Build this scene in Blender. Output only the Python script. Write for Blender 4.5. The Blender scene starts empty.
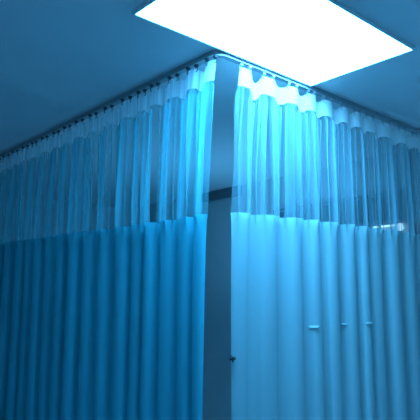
import bpy, bmesh, math, random
from mathutils import Vector, noise
random.seed(7)
C = bpy.context.scene.collection
PI = math.pi

# ---------------------------------------------------------------- frame of the room
# room axes: U runs along the left curtain, V along the right one; the bend of the rail is at U = V = 0
ANG = math.radians(41.9)
CORNER = Vector((0.039, 2.54, 0.0))
UD = Vector((-math.sin(ANG), math.cos(ANG), 0))
VD = Vector((math.cos(ANG), math.sin(ANG), 0))
CEIL = 2.60
U0, U1, V0, V1 = -3.2, 4.30, -3.0, 2.38
def W(u, v, z=0.0):
    return CORNER + UD * u + VD * v + Vector((0, 0, z))

# ---------------------------------------------------------------- materials
def nt(name):
    m = bpy.data.materials.new(name); m.use_nodes = True
    n = m.node_tree; n.nodes.clear()
    out = n.nodes.new('ShaderNodeOutputMaterial')
    return m, n, out
def surface(name, col, rough=0.6, metal=0.0, var=0.06, scale=4.0, bump=0.0, bscale=80.0, spec=0.3):
    m, n, out = nt(name)
    b = n.nodes.new('ShaderNodeBsdfPrincipled')
    b.inputs['Roughness'].default_value = rough; b.inputs['Metallic'].default_value = metal
    b.inputs['Specular IOR Level'].default_value = spec
    tc = n.nodes.new('ShaderNodeTexCoord')
    ns = n.nodes.new('ShaderNodeTexNoise'); ns.inputs['Scale'].default_value = scale
    ns.inputs['Detail'].default_value = 4
    n.links.new(tc.outputs['Object'], ns.inputs['Vector'])
    r = n.nodes.new('ShaderNodeValToRGB')
    r.color_ramp.elements[0].position = .3; r.color_ramp.elements[1].position = .7
    r.color_ramp.elements[0].color = (*[c * (1 - var) for c in col], 1)
    r.color_ramp.elements[1].color = (*[min(1, c * (1 + var)) for c in col], 1)
    n.links.new(ns.outputs['Fac'], r.inputs['Fac']); n.links.new(r.outputs['Color'], b.inputs['Base Color'])
    if bump:
        n2 = n.nodes.new('ShaderNodeTexNoise'); n2.inputs['Scale'].default_value = bscale
        n.links.new(tc.outputs['Object'], n2.inputs['Vector'])
        bp = n.nodes.new('ShaderNodeBump'); bp.inputs['Strength'].default_value = bump
        bp.inputs['Distance'].default_value = .004
        n.links.new(n2.outputs['Fac'], bp.inputs['Height']); n.links.new(bp.outputs['Normal'], b.inputs['Normal'])
    n.links.new(b.outputs[0], out.inputs[0])
    return m
def cloth(name, col, trans=0.3, holes=0.0, tcol=None, var=.05):
    """woven cloth: diffuse and translucent; holes = share of open mesh"""
    m, n, out = nt(name)
    tc = n.nodes.new('ShaderNodeTexCoord')
    ns = n.nodes.new('ShaderNodeTexNoise'); ns.inputs['Scale'].default_value = 9
    n.links.new(tc.outputs['Object'], ns.inputs['Vector'])
    r = n.nodes.new('ShaderNodeValToRGB')
    r.color_ramp.elements[0].color = (*[c * (1 - var) for c in col], 1)
    r.color_ramp.elements[1].color = (*[min(1, c * (1 + var)) for c in col], 1)
    n.links.new(ns.outputs['Fac'], r.inputs['Fac'])
    d = n.nodes.new('ShaderNodeBsdfDiffuse'); t = n.nodes.new('ShaderNodeBsdfTranslucent')
    n.links.new(r.outputs['Color'], d.inputs['Color'])
    t.inputs['Color'].default_value = (*(tcol or col), 1)
    mx = n.nodes.new('ShaderNodeMixShader'); mx.inputs[0].default_value = trans
    n.links.new(d.outputs[0], mx.inputs[1]); n.links.new(t.outputs[0], mx.inputs[2])
    last = mx
    if holes:
        tp = n.nodes.new('ShaderNodeBsdfTransparent')
        m2 = n.nodes.new('ShaderNodeMixShader'); m2.inputs[0].default_value = holes
        # threads lie closer together in the gathers: uneven density across the width of the netting
        uv = n.nodes.new('ShaderNodeUVMap'); uv.uv_map = 'cloth'
        mp = n.nodes.new('ShaderNodeMapping'); mp.inputs['Scale'].default_value = (46, .22, 1)
        dn = n.nodes.new('ShaderNodeTexNoise'); dn.inputs['Scale'].default_value = 1.0
        dn.inputs['Detail'].default_value = 1.5; dn.inputs['Roughness'].default_value = .6
        mr = n.nodes.new('ShaderNodeMapRange'); mr.inputs['From Min'].default_value = .32
        mr.inputs['From Max'].default_value = .68
        mr.inputs['To Min'].default_value = min(.95, holes + .28); mr.inputs['To Max'].default_value = holes - .44
        n.links.new(uv.outputs[0], mp.inputs['Vector']); n.links.new(mp.outputs[0], dn.inputs['Vector'])
        n.links.new(dn.outputs['Fac'], mr.inputs['Value']); n.links.new(mr.outputs[0], m2.inputs[0])
        n.links.new(mx.outputs[0], m2.inputs[1]); n.links.new(tp.outputs[0], m2.inputs[2]); last = m2
    n.links.new(last.outputs[0], out.inputs[0])
    return m
def emitter(name, col, s):
    m, n, out = nt(name)
    e = n.nodes.new('ShaderNodeEmission'); e.inputs[0].default_value = (*col, 1); e.inputs[1].default_value = s
    n.links.new(e.outputs[0], out.inputs[0]); return m

LIGHT = (.090, .49, 1.0)
PANEL_S = 45.0
M = dict(
    ceiling=surface('ceiling_paint', (.70, .70, .70), .9, var=.02, bump=.1, bscale=60),
    wall=surface('wall_paint', (.60, .60, .60), .85, var=.03, bump=.1),
    cornice=surface('cornice_paint', (.16, .20, .22), .7),
    floor=surface('vinyl_floor', (.42, .43, .45), .45, var=.12, scale=14),
    base=surface('baseboard_paint', (.35, .36, .38), .6),
    rail=surface('rail_metal', (.42, .44, .46), .4, metal=.3, var=.04),
    dark=surface('dark_plastic', (.05, .06, .07), .5),
    white=surface('white_plastic', (.85, .85, .85), .5, var=.02),
    steel=surface('hook_steel', (.5, .5, .52), .3, metal=.9),
    winframe=surface('window_frame_paint', (.12, .13, .15), .6),
    glass=surface('night_glass', (.02, .03, .04), .15, spec=.5),
    pink=surface('radiator_paint', (.85, .45, .42), .6, var=.04),
    header=cloth('header_tape_cloth', (.95, .95, .93), .40),
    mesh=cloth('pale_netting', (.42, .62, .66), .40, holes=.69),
    mesh_left=cloth('shaded_netting', (.22, .68, .75), .40, holes=.67),  # same netting, tinted bluer for the light on the left side
    header_left=cloth('shaded_header_cloth', (.78, .90, .93), .40, holes=.30),  # same tape, toned down and opened up to look dim on the left
    strip=cloth('highlight_cloth', (.52, .68, .68), .2),  # pale tone of the highlights on the drape
    drape=cloth('lit_drape_cloth', (.42, .60, .61), .38),  # lit side of the cloth, paler tone put into the colour
    drape_left=cloth('shaded_drape_cloth', (.07, .49, .58), .38),  # same cloth on the dim side, shade put into the colour
    tube=emitter('lit_tube', (.35, .75, 1.0), 2.2),
    panel=emitter('lamp_diffuser', LIGHT, PANEL_S),
)

# ---------------------------------------------------------------- mesh helpers
def link(name, bm, mat, parent=None, smooth=False, kind=None):
    bmesh.ops.recalc_face_normals(bm, faces=bm.faces[:])
    me = bpy.data.meshes.new(name); bm.to_mesh(me); bm.free()
    me.materials.append(mat)
    if smooth:
        for p in me.polygons: p.use_smooth = True
    o = bpy.data.objects.new(name, me); C.objects.link(o)
    if parent: o.parent = parent
    if kind: o['kind'] = kind
    return o
def empty(name, label, cat, loc, group=None):
    o = bpy.data.objects.new(name, None); C.objects.link(o)
    o.location = loc; o['label'] = label; o['category'] = cat
    o.empty_display_size = .05
    if group: o['group'] = group
    return o
def box(bm, u0, u1, v0, v1, z0, z1, org=Vector((0, 0, 0)), bevel=0.0):
    """box in room axes, relative to the world point org"""
    b2 = bmesh.new()
    vs = [b2.verts.new(W(u, v, z) - org) for u in (u0, u1) for v in (v0, v1) for z in (z0, z1)]
    for f in ((0, 1, 3, 2), (4, 6, 7, 5), (0, 4, 5, 1), (2, 3, 7, 6), (0, 2, 6, 4), (1, 5, 7, 3)):
        b2.faces.new([vs[i] for i in f])
    bmesh.ops.recalc_face_normals(b2, faces=b2.faces[:])
    if bevel:
        bmesh.ops.bevel(b2, geom=b2.edges[:], offset=bevel, segments=2, affect='EDGES', profile=.5)
    me = bpy.data.meshes.new('t'); b2.to_mesh(me); b2.free()
    bm.from_mesh(me); bpy.data.meshes.remove(me)
def tube(bm, pts, r, seg=8):
    rings = []
    for i, p in enumerate(pts):
        d = (pts[min(i + 1, len(pts) - 1)] - pts[max(i - 1, 0)]).normalized()
        x = d.cross(Vector((.31, .17, .93))).normalized(); y = d.cross(x)
        rings.append([bm.verts.new(p + (x * math.cos(2 * PI * k / seg) + y * math.sin(2 * PI * k / seg)) * r) for k in range(seg)])
    for a, b in zip(rings, rings[1:]):
        for k in range(seg):
            bm.faces.new((a[k], a[(k + 1) % seg], b[(k + 1) % seg], b[k]))
    bm.faces.new(rings[0][::-1]); bm.faces.new(rings[-1])
def sbox(name, mat, *a, bevel=0.0):
    bm = bmesh.new(); box(bm, *a, bevel=bevel); return link(name, bm, mat, kind='structure')

# ---------------------------------------------------------------- room shell
T = .12
sbox('floor', M['floor'], U0 - T, U1 + T, V0 - T, V1 + T, -.1, 0)
sbox('ceiling', M['ceiling'], U0 - T, U1 + T, V0 - T, V1 + T, CEIL, CEIL + .1)
sbox('wall_back', M['wall'], U1, U1 + T, V0, V1, 0, CEIL)
sbox('wall_front', M['wall'], U0 - T, U0, V0, V1, 0, CEIL)
sbox('wall_right', M['wall'], U0 - T, U1 + T, V1, V1 + T, 0, CEIL)
sbox('wall_left', M['wall'], U0 - T, U1 + T, V0 - T, V0, 0, CEIL)
sbox('baseboard_right', M['base'], U0, U1, V1 - .015, V1, 0, .10, bevel=.004)
sbox('baseboard_back', M['base'], U1 - .015, U1, V0, V1 - .015, 0, .10, bevel=.004)
sbox('trim_1', M['cornice'], 2.20, 2.85, V1 - .03, V1, CEIL - .105, CEIL, bevel=.004)

# dark high window on the wall behind the right curtain
bm = bmesh.new()
wu0, wu1, wz0, wz1, wv = .34, 1.75, 2.015, 2.28, V1 - .035
for a in ((wu0, wu1, wz1 - .035, wz1), (wu0, wu1, wz0, wz0 + .03), (wu0, wu0 + .04, wz0 + .03, wz1 - .035),
          (wu1 - .04, wu1, wz0 + .03, wz1 - .035), (1.03, 1.07, wz0 + .03, wz1 - .035)):
    box(bm, a[0], a[1], wv, V1, a[2], a[3], bevel=.003)
win = link('window_1', bm, M['winframe'], kind='structure')
bm = bmesh.new(); box(bm, wu0 + .03, wu1 - .03, V1 - .02, V1 - .002, wz0 + .02, wz1 - .02)
link('pane', bm, M['glass'], win)

# ribbed pinkish heater beside the sill
hp = W(.16, V1, 1.82)
heat = empty('wall_heater', 'small pinkish ribbed wall heater glimpsed through the right curtain netting', 'heater', hp)
bm = bmesh.new(); box(bm, .02, .36, V1 - .03, V1, 1.84, 2.0, hp, bevel=.004)
link('back_panel', bm, M['pink'], heat)
bm = bmesh.new()
for k in range(9):
    box(bm, .03 + k * .036, .05 + k * .036, V1 - .055, V1 - .03, 1.85, 1.99, hp, bevel=.003)
link('ribs', bm, M['pink'], heat)
# slim lit tube lamp under the window, with its bright end cap
bp = W(.42, V1, 2.0)
br = empty('tube_lamp', 'slim bright tube lamp glimpsed through the netting at the right, under the dark window', 'lamp', bp)
bm = bmesh.new(); tube(bm, [W(u, V1 - .05, 1.997) - bp for u in (.425, .53, .64)], .008, 10)
link('tube', bm, M['tube'], br, True)
bm = bmesh.new(); box(bm, .385, .425, V1 - .068, V1 - .032, 1.95, 2.008, bp, bevel=.006)
link('end_cap', bm, M['tube'], br)
bm = bmesh.new(); box(bm, .37, .66, V1 - .03, V1, 1.96, 1.984, bp, bevel=.004)
link('backplate', bm, M['white'], br)

# ---------------------------------------------------------------- ceiling lamp
lu0, lu1, lv0, lv1 = -.635, -.032, -.50, .675
lp = W((lu0 + lu1) / 2, (lv0 + lv1) / 2, CEIL)
lamp = empty('ceiling_light', 'glaring white rectangular ceiling light beside the bend of the curtain rail', 'ceiling light', lp)
bm = bmesh.new(); f = .012
for a in ((lu0 - f, lu1 + f, lv0 - f, lv0), (lu0 - f, lu1 + f, lv1, lv1 + f), (lu0 - f, lu0, lv0, lv1), (lu1, lu1 + f, lv0, lv1)):
    box(bm, *a, CEIL - .018, CEIL - .0005, lp, bevel=.003)
link('frame', bm, M['white'], lamp)
bm = bmesh.new(); box(bm, lu0, lu1, lv0, lv1, CEIL - .012, CEIL - .001, lp)
link('diffuser', bm, M['panel'], lamp)

# unseen fills added for brightness: one behind the viewer, one behind the curtains
def area(name, loc, rot, sx, sy, power):
    l = bpy.data.lights.new(name, 'AREA'); l.shape = 'RECTANGLE'; l.size = sx; l.size_y = sy
    l.color = LIGHT; l.energy = power
    o = bpy.data.objects.new(name, l); C.objects.link(o); o.location = loc; o.rotation_euler = rot
    return o
area('room_fill', W(-1.9, -1.0, CEIL - .02), (0, 0, ANG), .6, 1.2, 8)
area('cubicle_fill', W(1.5, 1.6, 1.25), (PI, 0, ANG), .5, .2, 12)

# ---------------------------------------------------------------- curtain rail: one L with a tight bend, C-shaped section
rp = W(0, 0, CEIL)
rail = empty('curtain_rail', 'slim grey metal curtain rail bending at a right angle under the ceiling', 'curtain rail', rp)
def rail_path(off=0.0):
    R = .05
    pts = [W(U1 - .003, -off)]
    pts.append(W(R, -off))
    for k in range(1, 8):
        a = PI / 2 * k / 8
        pts.append(W(R - (R + off) * math.sin(a), R - (R + off) * math.cos(a)))
    pts.append(W(-off, R)); pts.append(W(-off, V1 - .003))
    return pts
def sweep_rail(z0, z1, half):
    bm = bmesh.new(); A, B = rail_path(half), rail_path(-half)
    rows = []
    for a, b in zip(A, B):
        rows.append([bm.verts.new(p + Vector((0, 0, z)) - rp) for p, z in ((a, z0), (a, z1), (b, z1), (b, z0))])
    for r, s in zip(rows, rows[1:]):
        for k in range(4):
            bm.faces.new((r[k], r[(k + 1) % 4], s[(k + 1) % 4], s[k]))
    bm.faces.new(rows[0]); bm.faces.new(rows[-1][::-1])
    return bm
link('rail_channel', sweep_rail(CEIL - .026, CEIL - .0005, .011), M['rail'], rail)
link('rail_lip', sweep_rail(CEIL - .031, CEIL - .026, .016), M['rail'], rail)

# ---------------------------------------------------------------- curtains
ZT = CEIL - .052          # where the gliders hold the cloth
ZH = ZT - .095            # lower edge of header tape
ZS = 1.845                # seam netting / drape
ZB = .30                  # hem
def make_curtain(side, L, start, edge, label, seed, wave, amp):
    along, out = (UD, -VD) if side == 'left' else (VD, -UD)
    org = W(0, 0, CEIL) + along * start
    root = empty('hospital_curtain', label, 'curtain', org)
    rnd = random.Random(seed)
    # warped phase: folds of uneven width, each with its own depth
    n = int(L / wave) + 3
    knots = [0.0]; dep = []
    for i in range(n):
        knots.append(knots[-1] + wave * rnd.uniform(.78, 1.25)); dep.append(rnd.uniform(.6, 1.25))
    dep.append(1)
    def phase(s):
        i = 0
        while i < n - 1 and knots[i + 1] < s: i += 1
        t = (s - knots[i]) / (knots[i + 1] - knots[i])
        t = max(0, min(1, t)); tt = t * t * (3 - 2 * t)
        return i + t, dep[i] * (1 - tt) + dep[i + 1] * tt
    fine_ph = rnd.uniform(0, 10)
    def P(s, z):
        ph, d = phase(s)
        k = (ZT - z) / (ZT - ZB)                       # 0 at the head, 1 at the hem
        kk = max(0, min(1, (ZT - z) / (ZT - ZS)))      # within netting
        A = amp * d * (.55 + .6 * min(1, kk * 1.2)) 
        if kk >= 1: A *= 1 + .15 * k
        drift = .12 * noise.noise(Vector((s * 2.1, z * .7, seed)))
        w = math.sin(2 * PI * (ph + drift * kk))
        o = A * w
        lat = -.30 * A * math.sin(4 * PI * (ph + drift * kk)) - .25 * A * math.cos(2 * PI * ph)
        # small gathers, strongest just under the tape, gone below the seam
        g = 0
        if z < ZH + .002:
            fall = math.exp(-max(0, ZS - z) / .035) if z < ZS else 1
            g = (.015 - .003 * kk) * fall * min(1, (ZH + .002 - z) / .03)
        wob = 2.2 * noise.noise(Vector((s * 6, 0, seed + 3)))
        fp = 2 * PI * s / .042 + fine_ph + wob + 1.5 * noise.noise(Vector((s * 3, z * 2.2, seed + 5)))
        o += g * math.sin(fp); lat += g * 1.0 * math.cos(fp)
        # sag between gliders
        fr = ph % 1.0
        kn = math.sin(PI * (fr - .38) / .62) if fr > .38 else 0.0
        if ph > 1 or side == 'left': kn *= .50
        sag = .050 * (kn ** 1.1) * max(0, 1 - kk * .9) * dep[int(ph)] if z > ZS else 0
        # free edge swings out a little below the head
        e = edge * (1 - math.exp(-4.5 * k)) * math.exp(-s / .35)
        p = along * (s + lat + e) + out * o
        low = (.033 * math.exp(-s / .55) if side == 'right' else .042 * math.exp(-(s / 1.5) ** 2)) * kk   # the seam droops towards the bend
        return p + Vector((0, 0, z - CEIL - sag - low))
    ds = .0045
    cols = [i * ds for i in range(int(L / ds) + 1)]
    def sheet(name, zs, mat, thick, smooth=True):
        bm = bmesh.new(); ul = bm.loops.layers.uv.new('cloth')
        vv = [[bm.verts.new(P(s, z)) for z in zs] for s in cols]
        for i in range(len(vv) - 1):
            a, b = vv[i], vv[i + 1]
            for k in range(len(zs) - 1):
                fc = bm.faces.new((a[k], a[k + 1], b[k + 1], b[k]))
                for lp_, st in zip(fc.loops, ((i, k), (i, k + 1), (i + 1, k + 1), (i + 1, k))):
                    lp_[ul].uv = (cols[st[0]], zs[st[1]])
        o = link(name, bm, mat, root, smooth)
        if thick:
            md = o.modifiers.new('cloth', 'SOLIDIFY'); md.thickness = thick; md.offset = 0
        return o
    lin = lambda a, b, m: [a + (b - a) * i / m for i in range(m + 1)]
    sheet('header_tape', lin(ZT, ZH, 5), M['header_left' if side == 'left' else 'header'], 0)
    sheet('netting', lin(ZH, ZS, 20), M['mesh_left' if side == 'left' else 'mesh'], 0)
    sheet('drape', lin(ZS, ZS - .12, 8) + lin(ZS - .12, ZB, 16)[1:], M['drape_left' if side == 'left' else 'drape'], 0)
    # gliders: one wherever the cloth comes back up to the rail
    proto = None
    i = 0
    s = 0
    ks = []
    m_ = 0
    while m_ < 2 * n:
        target = m_ // 2 + (.33 if m_ % 2 else .04)      # both ends of each flat stretch
        m_ += 1
        j = int(target)
        if j >= n: break
        s = knots[j] + (target - j) * (knots[j + 1] - knots[j])
        if s < L: ks.append(s)
    for s in ks:
        q = P(s, ZT)
        if proto is None:
            bm = bmesh.new()
            # carrier body, stem and a ring through the tape
            b0 = bmesh.ops.create_cube(bm, size=1)['verts']
            for v_ in b0: v_.co = Vector((v_.co.x * .016, v_.co.y * .016, v_.co.z * .012 + .016))
            ring = [Vector((.009 * math.cos(t), 0, -.004 + .011 * math.sin(t))) for t in [2 * PI * k / 12 for k in range(13)]]
            tube(bm, ring, .0022, 6)
            tube(bm, [Vector((0, 0, .012)), Vector((0, 0, .004))], .0025, 6)
            g_ = proto = link('glider', bm, M['dark'] if side == 'left' else M['rail'], root)
        else:
            g_ = proto.copy(); C.objects.link(g_); g_.parent = root
        g_.location = Vector((q.x, q.y, ZT - CEIL)); g_.rotation_euler = (0, 0, math.atan2(along.y, along.x))
    return root, P

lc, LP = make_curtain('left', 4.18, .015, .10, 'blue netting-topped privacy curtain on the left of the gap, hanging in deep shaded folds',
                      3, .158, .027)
rc, RP = make_curtain('right', 2.20, .150, -.075, 'pale blue netting-topped privacy curtain on the right of the gap, lit by the ceiling light',
                      11, .165, .021)

# clip on the free edge of the right curtain
q = RP(.004, 1.18)
bm = bmesh.new()
t1 = UD * -.012
tube(bm, [q + t1 + VD * .004, q + t1 - VD * .022], .008, 10)
tube(bm, [q + t1 - VD * .016 + Vector((0, 0, .012)), q + t1 * 2.2 - VD * .016 + Vector((0, 0, .004)), q + t1 * 1.6 - VD * .016 - Vector((0, 0, .014))], .004, 8)
o = link('edge_clip', bm, M['dark'], rc, True); o['label'] = 'small dark metal clip near the foot of the free edge'

# small light highlights on the drape, made as three pale strips
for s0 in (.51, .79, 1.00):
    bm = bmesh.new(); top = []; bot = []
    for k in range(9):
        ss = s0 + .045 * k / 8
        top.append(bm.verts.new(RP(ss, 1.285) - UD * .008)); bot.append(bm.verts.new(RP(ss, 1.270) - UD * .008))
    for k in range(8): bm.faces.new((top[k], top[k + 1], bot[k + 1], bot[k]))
    o = link('highlight_dash', bm, M['strip'], rc, True); o['label'] = 'faint pale strip of highlight across the drape'
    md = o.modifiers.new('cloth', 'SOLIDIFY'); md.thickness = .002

# ---------------------------------------------------------------- camera, world, view
cam = bpy.data.cameras.new('camera'); co = bpy.data.objects.new('camera', cam); C.objects.link(co)
cam.sensor_width = 36; cam.sensor_height = 36; cam.lens = 36 * 560 / 420
cam.clip_start = .05
co.location = (0, 0, 1.4)
co.rotation_euler = (PI / 2 + math.atan2(91, 560), 0, 0)
bpy.context.scene.camera = co
w = bpy.data.worlds.new('world'); bpy.context.scene.world = w; w.use_nodes = True
w.node_tree.nodes['Background'].inputs[0].default_value = (.01, .03, .06, 1)
vs = bpy.context.scene.view_settings
vs.view_transform = 'Standard'; vs.look = 'None'; vs.gamma = 1; vs.exposure = 0
vs.use_curve_mapping = False
bpy.context.scene.cycles.transparent_max_bounces = 24
bpy.context.scene.cycles.max_bounces = 12
